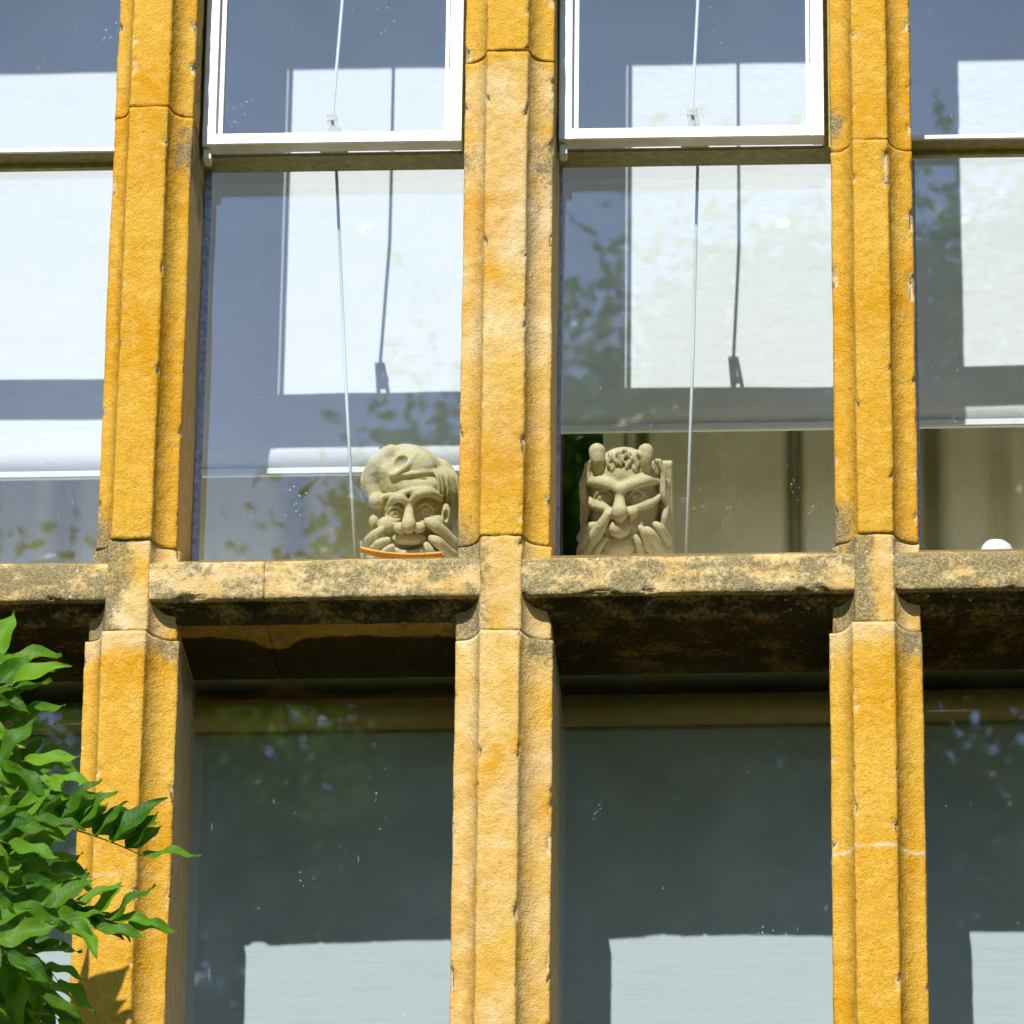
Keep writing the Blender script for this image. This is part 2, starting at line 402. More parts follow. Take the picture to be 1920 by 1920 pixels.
# section x0..x3 (left fillet edge, face, right fillet edge) above and below the transom
MULL = [((-.636,-.604,-.540,-.505), (-.646,-.610,-.542,-.500)),
        ((-.038,-.009, .056, .0915), (-.049,-.017, .054, .101)),
        (( .537, .575, .644, .684), ( .537, .578, .642, .692)),
        ((1.138, 1.174,1.232,1.271), (1.127,1.163,1.231,1.274)),
        ((1.729,1.765,1.830,1.866), (1.722,1.762,1.832,1.872))]
JOINTS = [(6.10, 5.344, 5.19), (6.119, 5.346, 5.188), (6.213, 5.343, 5.180), (6.038, 5.337, 5.185), (6.10, 5.34, 5.19)]
def mull_attr(i, seg):
    x0, x1, x2, x3 = MULL[i][0]
    def a(x, y, z, nx, ny, e):
        st = pa = gm = 0.0
        n1 = fbm(x + i*3.7, y, z, 12, 4); n2 = fbm(x, y + i, z*.35, 30, 3)
        rv = smoothstep(C_DEP + .004, C_DEP + .014, y)
        if seg in ('top', 'up'):
            pa = rv * (.55 if z < 6.09 else .2)
            # rough grey weathering round the casement's corner, on the side fillets
            k = math.exp(-((z - 6.06) / .09) ** 2)
            side = smoothstep(x2, x2 + .02, x) if i in (1, 2) else 0
            side = max(side, smoothstep(x1, x1 - .03, x) * (.9 if i in (2, 3) else .1))
            st = max(st, k * side * (.55 + .9*n1))
            st = max(st, (.62 + .5*n1) * rv * smoothstep(6.05, 6.12, z))
            st = max(st, smoothstep(.3, .6, n2) * .30 * smoothstep(x2, x2 + .012, x))
            # weathered foot above the transom
            ft = smoothstep(5.47, 5.35, z + .03*n1)
            st = max(st, ft * (smoothstep(x1 + .012, x0, x) * (.95 if i != 2 else .5) + .15) + ft*.35*n1)
            st = max(st, smoothstep(.22, .42, fbm(x*1.5+7.7*i, y, z*.55, 8, 4)) * .22)
            if i == 2: pa = max(pa, smoothstep(6.21, 6.19, z) * (.36 + .45*n1) * (1 - rv) * smoothstep(5.35, 5.8, z))
        elif seg == 'mid':
            c = {1: .012, 2: .585, 3: 1.188}.get(i, x1)
            st = smoothstep(c + .03, c - .012, x + .03*n1) * (.85 + .4*n1)
            pa = .35 + .6*n1
            if i == 2: st *= .75
        else:
            pa = rv * .6 + smoothstep(5.185, 5.16, z) * 0
            pa = max(pa, smoothstep(5.14, 5.178, z + .02*n1) * .55)
            st = max(st, smoothstep(5.10, 5.17, z + .04*n1) * smoothstep(x2, x2 + .015, x) * .75)
            st = max(st, smoothstep(.28, .5, n1) * .15)
            if i == 2: pa = max(pa, .24 + .35*n1)
            if i == 3: pa = max(pa, smoothstep(.003, .0, abs(z - 4.809 - .004*n1)) * .8)
            if i == 1: pa = max(pa, smoothstep(.004, .0, abs(z - 4.78 - .004*n1)) * .5)
        gm = 0
        return st, pa, gm
    return a
for i, (upx, lox) in enumerate(MULL):
    vis = i in (1, 2, 3); cx = (upx[1] + upx[2]) / 2
    j1, j2, j3 = JOINTS[i]
    core = []
    s = .006
    core.append((upx[1] + s, upx[2] - s, s, BACK - .01, j2 - .03, Z_HEAD))
    core.append((upx[0] + s, upx[3] - s, C_DEP + s, BACK - .012, j2 - .03, Z_HEAD - .001))
    core.append((lox[1] + s, lox[2] - s, s, BACK - .01, Z_LOW, j2 - .0305))
    core.append((lox[0] + s, lox[3] - s, C_DEP + s, BACK - .012, Z_LOW + .001, j2 - .031))
    mo = inv(boxes('mullion', core, M_MORTAR, win))
    gp = .0009; st = .0055 if vis else .03
    pu = mull_profile(*upx, vis); pl_ = mull_profile(*lox, vis)
    pm = mull_profile(*[(a+b)/2 for a, b in zip(upx, lox)], vis)
    segs = [('top', pu, j1 + gp, Z_HEAD, .0), ('up', pu, j2 + gp, j1 - gp, .0012*(-1)**i), ('mid', pm, j3 + gp, j2 - gp, .0018), ('low', pl_, Z_LOW, j3 - gp, -.0012)]
    for nm, pf, a, b, yo in segs:
        ob = sweep('stone', pf, a, b, 'z', st if b - a < 1.2 else st*1.0, 11.3*i + len(nm)*2.1 + a, M_STONE, mo, mull_attr(i, nm), 1.0 if vis else .6, yo)
        ob.matrix_parent_inverse = mo.matrix_world.inverted()
bpy.context.view_layer.update()

def trans_attr(i):
    def a(x, y, z, nx, ny, e):
        n1 = fbm(x + 5*i, y, z, 14, 4); n2 = fbm(x*.6, y, z*1.6 + i, 34, 4)
        pa = .58 + .3*n1
        st = .52 + .30*n1 + .42*n2
        if i == 1: st -= smoothstep(.50, .15, x) * .16
        if i == 3: st += .22
        if i == 0: st += .22
        if i == 2: st += .04
        st += smoothstep(ZB + .03, ZT, z) * .12
        if y > C_DEP + .004 or z < ZB - .012: st = .35 + .4*n1; pa = .1
        gm = 0
        if z < ZB - .001:                   # black crust and painted shade under the transom, its lower edge ragged
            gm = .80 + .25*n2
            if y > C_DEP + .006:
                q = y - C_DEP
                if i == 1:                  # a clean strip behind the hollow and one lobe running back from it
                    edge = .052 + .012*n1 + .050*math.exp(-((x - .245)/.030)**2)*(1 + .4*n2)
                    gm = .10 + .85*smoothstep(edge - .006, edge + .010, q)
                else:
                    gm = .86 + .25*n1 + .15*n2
        return max(0, st), pa, gm
    return a
tcore = inv(boxes('transom', [(-.60, 1.80, .012, BACK - .014, ZB + .005, ZT - .004), (-.60, 1.80, C_DEP + .008, BACK - .016, ZB - .02, ZT + .02)], M_MORTAR, win))
bpy.context.view_layer.update()
tp = trans_profile(ZT, ZB, True)
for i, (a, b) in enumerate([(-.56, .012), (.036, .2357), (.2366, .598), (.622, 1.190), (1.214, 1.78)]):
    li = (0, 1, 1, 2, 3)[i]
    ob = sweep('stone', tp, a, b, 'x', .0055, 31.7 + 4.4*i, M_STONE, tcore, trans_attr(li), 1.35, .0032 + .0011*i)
    ob.matrix_parent_inverse = tcore.matrix_world.inverted()

# ------------------------------------------------------------------ glazing
OPEN = [(-.505, -.038), (.0935, .537), (.684, 1.138), (1.271, 1.729)]
OPEN_LO = [(-.500, -.049), (.101, .537), (.692, 1.127), (1.274, 1.722)]
BAR_Z = 6.112
def pane(x0, x1, z0, z1, parent, y=GLASS_Y):
    return boxes('glass_pane', [(x0, x1, y, y + .004, z0, z1)], M_GLASS, parent)
rs = random.Random(4)
for i, (a, b) in enumerate(OPEN):
    p = inv(pane(a - .008, b + .008, 5.392, BAR_Z + .004, win))
    w = .011 if i == 1 else .006
    inv(boxes('lead_strip', [(a - .001, a + w, GLASS_Y - .006, GLASS_Y - .0005, 5.40, BAR_Z - .002)], M_LEAD, p, .0012))
    bpy.context.view_layer.update()
    for c in p.children: c.matrix_parent_inverse = p.matrix_world.inverted()
    la, lb = OPEN_LO[i]
    p2 = inv(pane(la - .008, lb + .008, Z_LOW, 5.222, win))
    if i in (0, 3):
        inv(boxes('glazing_bar', [(a - .005, b + .005, .172, .1785, 6.1275, 6.1355)], M_PAINT, win, .001))
        inv(boxes('glazing_bar', [(a - .005, b + .005, .179, GLASS_Y + .012, 6.128, 6.1345), (a - .005, b + .005, GLASS_Y - .004, GLASS_Y + .010, 6.1205, 6.150)], M_FRAME, win, .001))  # rear flange in the paint with shade in its colour, front edge white
        inv(pane(a - .008, b + .008, 6.135, Z_HEAD, win, GLASS_Y + .001))
    else:
        # fixed sub-frame: angle-section bar and side posts
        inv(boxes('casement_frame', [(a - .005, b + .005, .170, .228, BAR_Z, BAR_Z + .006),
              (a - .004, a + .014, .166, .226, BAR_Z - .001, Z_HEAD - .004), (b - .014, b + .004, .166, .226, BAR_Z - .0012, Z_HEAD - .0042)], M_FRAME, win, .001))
        ca, cb = a + .0035, b - .011
        zb = 6.1116
        # opening casement: stiles, rails, inner beads, held a little open
        y0, y1 = .124, .158
        sw = .021
        fr = [(ca, ca + sw, y0, y1, zb, Z_HEAD - .03), (cb - sw, cb, y0, y1, zb, Z_HEAD - .03),
              (ca + sw - .001, cb - sw + .001, y0 + .0006, y1 - .001, zb + .0005, zb + .021), (ca + sw - .001, cb - sw + .001, y0 + .0006, y1 - .001, Z_HEAD - .052, Z_HEAD - .0305)]
        cs = inv(boxes('casement', fr, M_PAINT, win, .0015))
        bpy.context.view_layer.update()
        iv = cs.matrix_world.inverted()
        for o in (boxes('glazing_bead', [(ca + sw + .004, ca + sw + .011, y0 + .007, y0 + .015, zb + .021, Z_HEAD - .053)], M_PAINT, cs, .001),
                  boxes('glazing_bead', [(cb - sw - .008, cb - sw - .002, y0 + .007, y0 + .015, zb + .021, Z_HEAD - .053)], M_PAINT, cs, .001),
                  pane(ca + sw - .004, cb - sw + .004, zb + .014, Z_HEAD - .04, cs, y0 + .016),
                  boxes('drip_block', [(ca + .001, ca + .013, y0 + .012, y1 + .006, zb - .020, zb - .001)], M_PAINT, cs, .001)):
            o.matrix_parent_inverse = iv
        # catch on the inside of the bottom rail: plate, lever and eye
        kx = .306 if i == 1 else .908
        bm = bmesh.new()
        box_bm(bm, kx - .020, kx + .026, .185, .205, zb + .018, zb + .0255)
        def slat(xa, xb, z0_, z1_, w):
            q = [bm.verts.new((xx + sx_*w, yy, zz)) for zz, xx in ((z0_, xa), (z1_, xb)) for yy in (.192, .199) for sx_ in (-1, 1)]
            for f_ in ((0,1,3,2),(4,6,7,5),(0,4,5,1),(2,3,7,6),(0,2,6,4),(1,5,7,3)): bm.faces.new([q[k] for k in f_])
        slat(kx - .003, kx - .008, zb + .025, zb + .089, .0032)
        slat(kx + .014, kx + .003, zb + .025, zb + .0885, .0034)
        box_bm(bm, kx - .0105, kx + .0055, .1915, .1995, zb + .078, zb + .0895)
        box_bm(bm, kx - .008, kx + .012, .1917, .1993, zb + .046, zb + .053 + (.012 if i == 1 else 0))
        bmesh.ops.recalc_face_normals(bm, faces=bm.faces[:])
        me = bpy.data.meshes.new('window_catch'); bm.to_mesh(me); bm.free()
        ct = link('window_catch', me, M_CATCH, cs); ct.matrix_parent_inverse = iv

# lintel and sill of the opening and the wall round it, above, below and beside the picture
inv(boxes('lintel', [(-.70, 1.93, .0, .45, Z_HEAD, Z_HEAD + .24)], M_STONE, win, .006))
inv(boxes('window_sill', [(-.70, 1.93, -.06, .45, Z_LOW - .16, Z_LOW)], M_STONE, win, .006))
inv(boxes('jamb', [(-.86, -.62, .004, .46, Z_LOW + .001, Z_HEAD - .001)], M_STONE, win, .006))
inv(boxes('jamb', [(1.85, 2.09, .004, .46, Z_LOW + .001, Z_HEAD - .001)], M_STONE, win, .006))
wall = boxes('house_wall', [(-7, -.861, .03, .5, 0, 9.5), (2.091, 8, .03, .5, 0, 9.5), (-.8605, 2.0905, .031, .5, Z_HEAD + .241, 9.5), (-.8605, 2.0905, .031, .5, 0, Z_LOW - .161)], M_STONE)
tag(wall, 'ochre stone house wall surrounding the tall mullioned window', 'wall')

# ------------------------------------------------------------------ the room behind
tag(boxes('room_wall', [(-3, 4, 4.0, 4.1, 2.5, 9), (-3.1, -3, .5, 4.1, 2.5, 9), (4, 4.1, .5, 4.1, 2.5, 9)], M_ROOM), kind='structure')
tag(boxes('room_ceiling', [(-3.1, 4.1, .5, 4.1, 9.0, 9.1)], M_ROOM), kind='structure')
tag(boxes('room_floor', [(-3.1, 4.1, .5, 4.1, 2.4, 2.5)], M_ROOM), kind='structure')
bd = boxes('window_board', [(-.70, 1.95, BACK + .002, 1.00, 5.383, 5.405)], M_BOARD, None, .003)
tag(bd, 'painted inside window board behind the transom, carrying the carved heads', 'window board')
# a floor-deep rail under the board carries the lower blinds
tag(boxes('blind_batten', [(-.70, 1.95, .40, .60, 5.30, 5.382)], M_ROOM, None, .002), 'dark batten under the inside window board above the lower blinds', 'batten')

# ------------------------------------------------------------------ blinds
def cloth(name, x0, x1, y, z0, z1, m, parent, seed, amp=.002, th=.0012):
    nx, nz = 60, 40; V = []; F = []
    for s in (0, 1):
        for r in range(nz + 1):
            for c in range(nx + 1):
                x = x0 + (x1-x0)*c/nx; z = z0 + (z1-z0)*r/nz
                V.append((x, y + amp*fbm(x + seed, 0, z, 3.0, 3) + s*th, z))
    q = (nx+1)*(nz+1)
    for r in range(nz):
        for c in range(nx):
            a = r*(nx+1)+c; F.append((a, a+1, a+nx+2, a+nx+1)); F.append((q+a, q+a+nx+1, q+a+nx+2, q+a+1))
    ring = [c for c in range(nx+1)] + [r*(nx+1)+nx for r in range(1, nz+1)] + [nz*(nx+1)+c for c in range(nx-1, -1, -1)] + [r*(nx+1) for r in range(nz-1, 0, -1)]
    for a, b in zip(ring, ring[1:] + ring[:1]): F.append((a, q+a, q+b, b))
    return link(name, pydata(name, V, F), m, parent, True)
def blind(x0, x1, y, z0, z1, m, label, seed, lower=False):
    t = empty('roller_blind', ((x0+x1)/2, y, z0)); bpy.context.view_layer.update(); iv = t.matrix_world.inverted()
    ob = [cloth('blind_fabric', x0, x1, y, z0, z1 + (.02 if lower else 0), m, t, seed)]
    ob.append(boxes('hem_bar', [(x0, x1, y - .004, y + .008, z0 - .012, z0 + .001)], M_HEM, t, .002))
    if lower:
        ob.append(link('roller', tube_mesh('roller', [(x0, y - .022, z1 + .009), (x1, y - .022, z1 + .009)], .026, 24), M_ROLL, t, True))
        ob.append(boxes('head_rail', [(x0, x1, y - .045, y + .05, z1 + .062, z1 + .092), (x0, x1, y - .049, y - .044, z1 + .064, z1 + .0915)], M_RAIL, t, .004, 3))
        for bx in (x0 + .10, x1 - .10):
            ob.append(boxes('bracket', [(bx - .015, bx + .015, y - .056, y - .046, z1 + .0835, z1 + .0965)], M_CLIP, t, .003))
    else:
        ob.append(link('roller', tube_mesh('roller', [(x0, y + .024, z1 + .012), (x1, y + .024, z1 + .012)], .024, 20), m, t, True))
    for o in ob: o.matrix_parent_inverse = iv
    tag(t, label, 'blind', 'roller blinds inside the window')
    return t
blind(-.64, .602, .52, 5.700, 7.2, M_BLIND_A, 'white upper roller blind on the left, drawn lower, behind the capped head', 1.0)
blind(.616, 1.86, .52, 5.772, 7.2, M_BLIND_B, 'white upper roller blind on the right, hem higher, above the horned head', 5.0)
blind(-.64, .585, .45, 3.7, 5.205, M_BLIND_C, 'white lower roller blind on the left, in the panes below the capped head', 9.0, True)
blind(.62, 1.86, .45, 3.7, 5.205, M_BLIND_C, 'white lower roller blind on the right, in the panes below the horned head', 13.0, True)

# ------------------------------------------------------------------ curtains
def curtain(x0, x1, y, z0, z1, folds, label, seed):
    z0 = 5.4055
    n = 220; nz = 6; V = []; F = []
    for s in (0, 1):
        for r in range(nz + 1):
            for c in range(n + 1):
                u = c/n; x = x0 + (x1-x0)*u; z = z0 + (z1-z0)*r/nz
                d = 0
                for (fx, w, dp) in folds: d += dp*math.exp(-((x-fx)/w)**2)
                V.append((x, y + d + .006*math.sin(x*37 + seed) + .002*math.sin(x*91 + r) + s*.002, z))
    q = (n+1)*(nz+1)
    for r in range(nz):
        for c in range(n):
            a = r*(n+1)+c; F.append((a, a+1, a+n+2, a+n+1)); F.append((q+a, q+a+n+1, q+a+n+2, q+a+1))
    o = link('curtain', pydata('curtain', V, F), M_CURTAIN, None, True)
    tag(o, label, 'curtain', 'curtains behind the upper blinds'); return o
curtain(-.66, .575, .745, 5.0, 7.3, [(-.2, .02, .06), (.2, .02, .06)], 'beige curtain hanging behind the capped head and the left upper blind', 1)
curtain(.733, 1.9, .745, 5.0, 7.3, [(.772, .003, .03), (.798, .010, .09), (1.064, .012, .12), (1.30, .02, .10), (1.42, .02, .05)], 'beige curtain with deep folds hanging behind the horned head', 2)

# ------------------------------------------------------------------ cords
for nm, pts in (('l', [(.316,.199,6.93), (.316,.199,6.43), (.304,.198,6.199), (.309,.206,6.150), (.309,.236,6.122), (.332,.245,5.746), (.355,.262,5.408)]),
                ('r', [(.916,.199,6.93), (.916,.199,6.41), (.906,.198,6.199), (.912,.206,6.150), (.914,.236,6.112), (.906,.245,5.786), (.893,.262,5.408)])):
    o = link('pull_cord', tube_mesh('pull_cord', pts, .0028, 8), M_CORD, None, True)
    tag(o, 'white pull cord hanging beside the %s' % ('capped carved head' if nm == 'l' else 'horned carved head'), 'cord', 'cords of the opening casements')

# ------------------------------------------------------------------ carved heads: a distance field, meshed by surface nets
class Sdf:
    def __init__(s, lo, hi, h):
        s.lo = np.array(lo, float); s.h = h
        s.n = np.ceil((np.array(hi) - s.lo) / h).astype(int) + 1
        s.d = np.full(s.n, 3.0, np.float32)
        s.ax = [s.lo[k] + h*np.arange(s.n[k]) for k in range(3)]
    def win(s, a, b, pad):
        sl = []
        for k in range(3):
            i0 = max(0, int((a[k]-pad-s.lo[k])/s.h)); i1 = min(s.n[k], int((b[k]+pad-s.lo[k])/s.h)+2)
            sl.append(slice(i0, max(i0+1, i1)))
        g = np.meshgrid(*[s.ax[k][sl[k]] for k in range(3)], indexing='ij')
        return tuple(sl), g
    def comb(s, sl, f, k, sub):
        d = s.d[sl]
        if sub:
            f = -f
            if k > 0:
                hh = np.clip(.5 - .5*(d - f)/k, 0, 1); s.d[sl] = d*(1-hh) + f*hh + k*hh*(1-hh)
            else: s.d[sl] = np.maximum(d, f)
        else:
            hh = np.clip(.5 + .5*(d - f)/k, 0, 1); s.d[sl] = d*(1-hh) + f*hh - k*hh*(1-hh)
    def ell(s, c, r, k=.4, sub=False):
        c = np.array(c, float); r = np.array(r if hasattr(r, '__len__') else (r,)*3, float)
        sl, g = s.win(c-r, c+r, k + 1.2)
        q = [(g[i]-c[i])/r[i] for i in range(3)]
        k0 = np.sqrt(q[0]**2+q[1]**2+q[2]**2); k1 = np.sqrt(sum((q[i]/r[i])**2 for i in range(3))) + 1e-6
        s.comb(sl, k0*(k0-1)/k1, k, sub)
    def cap(s, a, b, ra, rb, k=.3, sub=False):
        a = np.array(a, float); b = np.array(b, float); m = max(ra, rb)
        sl, g = s.win(np.minimum(a, b)-m, np.maximum(a, b)+m, k + 1.0)
        ab = b-a; t = np.clip(sum((g[i]-a[i])*ab[i] for i in range(3))/max(1e-6, ab@ab), 0, 1)
        s.comb(sl, np.sqrt(sum((g[i]-a[i]-ab[i]*t)**2 for i in range(3))) - (ra + (rb-ra)*t), k, sub)
    def chain(s, pts, rad, k=.3, sub=False):
        P = np.array(pts, float); m = len(P); Q = []; W = []
        for i in range(m-1):                 # rounded through its points
            p0 = P[max(0, i-1)]; p1 = P[i]; p2 = P[i+1]; p3 = P[min(m-1, i+2)]
            for j in range(5):
                t = j/5.0
                Q.append(.5*((2*p1) + (p2-p0)*t + (2*p0-5*p1+4*p2-p3)*t*t + (3*p1-p0-3*p2+p3)*t**3)); W.append(rad[i] + (rad[i+1]-rad[i])*t)
        Q.append(P[-1]); W.append(rad[-1])
        Q = np.array(Q); m = max(W)
        sl, g = s.win(Q.min(0)-m, Q.max(0)+m, k + 1.0)
        best = None
        for i in range(len(Q)-1):
            a, ab = Q[i], Q[i+1]-Q[i]
            t = np.clip(sum((g[j]-a[j])*ab[j] for j in range(3))/max(1e-6, ab@ab), 0, 1)
            f = np.sqrt(sum((g[j]-a[j]-ab[j]*t)**2 for j in range(3))) - (W[i] + (W[i+1]-W[i])*t)
            best = f if best is None else np.minimum(best, f)
        s.comb(sl, best, k, sub)
    def box(s, c, hsz, rnd=.3, k=.3):
        c = np.array(c, float); hsz = np.array(hsz, float)
        sl, g = s.win(c-hsz, c+hsz, k + 1.2)
        q = [np.abs(g[i]-c[i]) - hsz[i] + rnd for i in range(3)]
        f = np.sqrt(sum(np.maximum(x, 0)**2 for x in q)) + np.minimum(np.maximum(np.maximum(q[0], q[1]), q[2]), 0) - rnd
        s.comb(sl, f, k, False)
    def mesh(s, name, unit):
        d = s.d; ins = d < 0
        nx, ny, nz = d.shape
        cell = np.zeros((nx-1, ny-1, nz-1), bool); allin = np.ones_like(cell)
        acc = np.zeros(cell.shape + (3,), np.float64); cnt = np.zeros(cell.shape)
        cs = [(i, j, k) for i in (0,1) for j in (0,1) for k in (0,1)]
        V = {c: d[c[0]:nx-1+c[0], c[1]:ny-1+c[1], c[2]:nz-1+c[2]] for c in cs}
        for a in cs:
            for ax in range(3):
                if a[ax] == 0:
                    b = tuple(1 if q == ax else a[q] for q in range(3))
                    va, vb = V[a], V[b]; m = (va < 0) != (vb < 0)
                    if not m.any(): continue
                    t = va[m]/(va[m]-vb[m]); p = np.tile(np.array(a, float), (t.size, 1)); p[:, ax] += t
                    acc[m] += p; cnt[m] += 1; cell |= m
        idx = -np.ones(cell.shape, int); ii = np.argwhere(cell); idx[cell] = np.arange(len(ii))
        P = (ii + acc[cell]/cnt[cell][:, None])*s.h + s.lo
        F = []
        for ax in range(3):
            u, v = [(1,2),(2,0),(0,1)][ax]
            a = np.swapaxes(ins, 0, 0)
            s0 = [slice(1, -1)]*3; s1 = [slice(1, -1)]*3
            s0[ax] = slice(0, -1); s1[ax] = slice(1, None)
            A, B = ins[tuple(s0)], ins[tuple(s1)]
            loc = np.argwhere(A != B); fl = A[A != B]
            off = np.array([1,1,1]); off[ax] = 0
            base = loc + off
            def at(du, dv):
                q = base.copy(); q[:, u] -= du; q[:, v] -= dv
                return idx[q[:,0], q[:,1], q[:,2]]
            quad = np.stack([at(1,1), at(0,1), at(0,0), at(1,0)], 1)
            quad[~fl] = quad[~fl][:, ::-1]
            F.append(quad[(quad >= 0).all(1)])
        F = np.concatenate(F)
        me = bpy.data.meshes.new(name); me.from_pydata((P*unit).tolist(), [], F.tolist()); me.update()
        return me

UNIT = .0128; LEAN = R(30)
def place_head(me, name, origin, label):
    ca, sa = math.cos(LEAN), math.sin(LEAN)
    n = len(me.vertices); co = np.empty(n*3); me.vertices.foreach_get('co', co); co = co.reshape(-1, 3)
    u, v, w = co[:, 0], co[:, 1], co[:, 2]      # right, up, towards the viewer
    W = np.stack([u, -ca*w - sa*v, ca*v - sa*w], 1)
    zmin = 5.4055 - origin[2]
    W[:, 2] = np.maximum(W[:, 2], zmin)
    # tool marks and weathering
    for i in range(n):
        p = W[i]; q = mn.noise(Vector(p)*160.0)*.0004
        W[i] += q
    base = np.array([0, 0, zmin])
    W -= base
    me.vertices.foreach_set('co', W.ravel()); me.update()
    o = link(name, me, M_HEAD, None, True); o.location = (origin[0], origin[1], origin[2] + zmin)
    tag(o, label, 'carving', 'carved heads on the window board'); return o

def eyes(s, spots, rx, ry):
    for x, y, z in spots:
        s.ell((x, y - .05, z - .85), (rx, ry, .95), .08)
        s.ell((x, y - .12, z + .12), (.34, .34, .30), .05, True)
        s.chain([(x-rx*1.2, y-.15, z-.55), (x-rx*.5, y+ry*1.0, z-.15), (x+rx*.4, y+ry*1.05, z-.1), (x+rx*1.2, y+.05, z-.5)], [.14, .22, .22, .14], .12)
        s.chain([(x-rx*1.15, y-.3, z-.55), (x-rx*.3, y-ry*1.1, z-.15), (x+rx*.5, y-ry*1.0, z-.2), (x+rx*1.15, y-.1, z-.55)], [.14, .22, .22, .14], .14)
def head_capped():
    s = Sdf((-7.4, -10, -7), (7.4, 9, 7.4), .105); rr = random.Random(3)
    s.ell((.3, -.8, -.3), (4.5, 6.2, 4.2), .3)
    s.ell((3.2, .8, -2.8), (3.0, 5.2, 3.4), .6)
    s.ell((-.3, 3.3, -.8), (4.5, 4.6, 4.6), .3)                   # cap crown
    s.chain([(-.4, 5.0, -.2), (-.8, 6.5, .4), (-1.1, 7.6, .9)], [2.9, 1.6, .5], .7)
    s.ell((-2.9, 4.9, .5), (1.7, 2.0, 2.4), .5)
    s.ell((.9, 2.9, 2.0), (3.2, 1.7, 2.4), .5)                    # band of the cap over the forehead
    s.chain([(-3.4, 1.5, 2.4), (-1.6, 2.0, 4.0), (.8, 2.6, 4.4), (3.0, 2.9, 3.0), (4.2, 2.6, .8)], [.30, .34, .36, .34, .3], .25)
    s.ell((.4, 5.2, 1.5), (3.0, 2.4, 2.2), .5)
    s.ell((-1.1, 6.1, 3.9), (1.15, 1.45, 1.5), .12, True)                                        # sunk fold
    s.chain([(-2.3, 4.5, 3.3), (-1.6, 4.6, 3.7), (-.3, 5.6, 3.75), (.9, 7.0, 2.7)], [.22, .34, .34, .25], .30)
    s.chain([(-2.2, 4.3, 3.4), (.3, 4.6, 3.9), (2.4, 4.7, 3.0), (3.7, 4.3, 1.6)], [.22, .30, .30, .2], .30)
    s.chain([(-1.8, 3.7, 4.0), (.6, 3.9, 4.3), (3.0, 3.8, 2.9)], [.10, .16, .10], .12, True)
    s.chain([(-2.4, 7.1, 1.0), (-4.2, 5.6, .9), (-5.0, 3.4, .8), (-4.7, 1.7, 1.4)], [1.1, 1.3, 1.15, .8], .45)   # cap's tail
    s.ell((-4.3, 1.0, 2.1), (1.1, 1.05, 1.0), .2)
    s.chain([(-5.4, 4.6, -.2), (-5.9, 3.2, .2), (-5.6, 1.9, .6)], [.7, .8, .5], .25)
    s.chain([(.15, 1.0, 4.2), (1.3, 2.1, 4.6), (2.6, 2.2, 4.1), (3.9, 1.4, 2.6)], [.45, .62, .62, .4], .40)    # brows
    s.chain([(-2.9, -.1, 3.1), (-2.0, 1.3, 4.0), (-1.0, 1.6, 4.5), (-.25, .9, 4.3)], [.35, .55, .6, .42], .40)
    s.chain([(-.05, .8, 4.6), (-.05, 2.1, 4.3)], [.16, .12], .12, True)
    s.ell((-1.85, -.3, 4.7), (1.45, 1.0, 1.25), .28, True); s.ell((2.05, 0, 4.6), (1.55, 1.05, 1.25), .28, True)
    eyes(s, [(-1.8, -.45, 4.15), (2.05, -.15, 4.05)], .95, .78)
    for x, y in ((-1.8, -.45), (2.05, -.15)):
        s.chain([(x-1.1, y-1.1, 3.7), (x, y-1.5, 4.2), (x+1.0, y-1.1, 3.7)], [.16, .26, .16], .2)
        s.chain([(x-1.0, y-1.55, 3.7), (x+.1, y-1.95, 4.1), (x+1.0, y-1.5, 3.7)], [.12, .16, .12], .12, True)
    s.chain([(0, .5, 4.1), (0, -.6, 5.0), (0, -1.7, 5.9), (0, -2.1, 5.8)], [.50, .65, .95, .8], .40)           # nose
    s.ell((-1.2, -2.25, 4.9), (.85, .70, .8), .30); s.ell((1.25, -2.2, 4.9), (.85, .70, .8), .30)
    s.ell((-.65, -2.85, 5.4), (.34, .3, .5), .1, True); s.ell((.7, -2.85, 5.4), (.34, .3, .5), .1, True)
    s.ell((-2.9, -2.0, 3.3), (1.35, 1.15, 1.3), .5); s.ell((3.1, -1.8, 3.1), (1.35, 1.15, 1.3), .5)
    s.chain([(-1.9, -1.8, 4.7), (-2.5, -3.0, 4.6), (-2.6, -4.2, 4.3)], [.18, .30, .2], .12, True)
    s.chain([(2.0, -1.7, 4.6), (2.6, -2.9, 4.5), (2.6, -4.1, 4.2)], [.14, .2, .14], .15, True)
    s.ell((0, -3.7, 4.0), (2.3, .9, 1.2), .4)
    s.chain([(-2.7, -4.2, 4.5), (-1.2, -4.75, 5.1), (1.0, -4.7, 5.1), (2.5, -4.0, 4.5)], [.30, .55, .55, .30], .10, True)  # wide grin
    s.chain([(-2.3, -5.0, 4.2), (0, -5.65, 4.8), (2.3, -4.9, 4.2)], [.36, .55, .36], .25)
    s.ell((0, -6.6, 3.4), (2.2, 1.2, 1.5), .5)
    s.chain([(-3.6, -2.5, 4.4), (-4.6, -3.2, 4.5), (-5.8, -4.5, 3.0)], [.50, .62, .75], .14)   # fingers hooked in the mouth
    s.chain([(-2.8, -3.8, 4.9), (-3.9, -4.2, 4.9), (-5.2, -5.4, 3.4)], [.45, .60, .7], .14)
    s.chain([(-2.2, -4.6, 5.2), (-3.2, -5.2, 5.0), (-4.6, -6.3, 3.8)], [.40, .55, .65], .14)
    s.chain([(2.4, -1.5, 4.8), (3.4, -2.0, 5.0), (5.3, -4.3, 3.4)], [.58, .80, .9], .16)
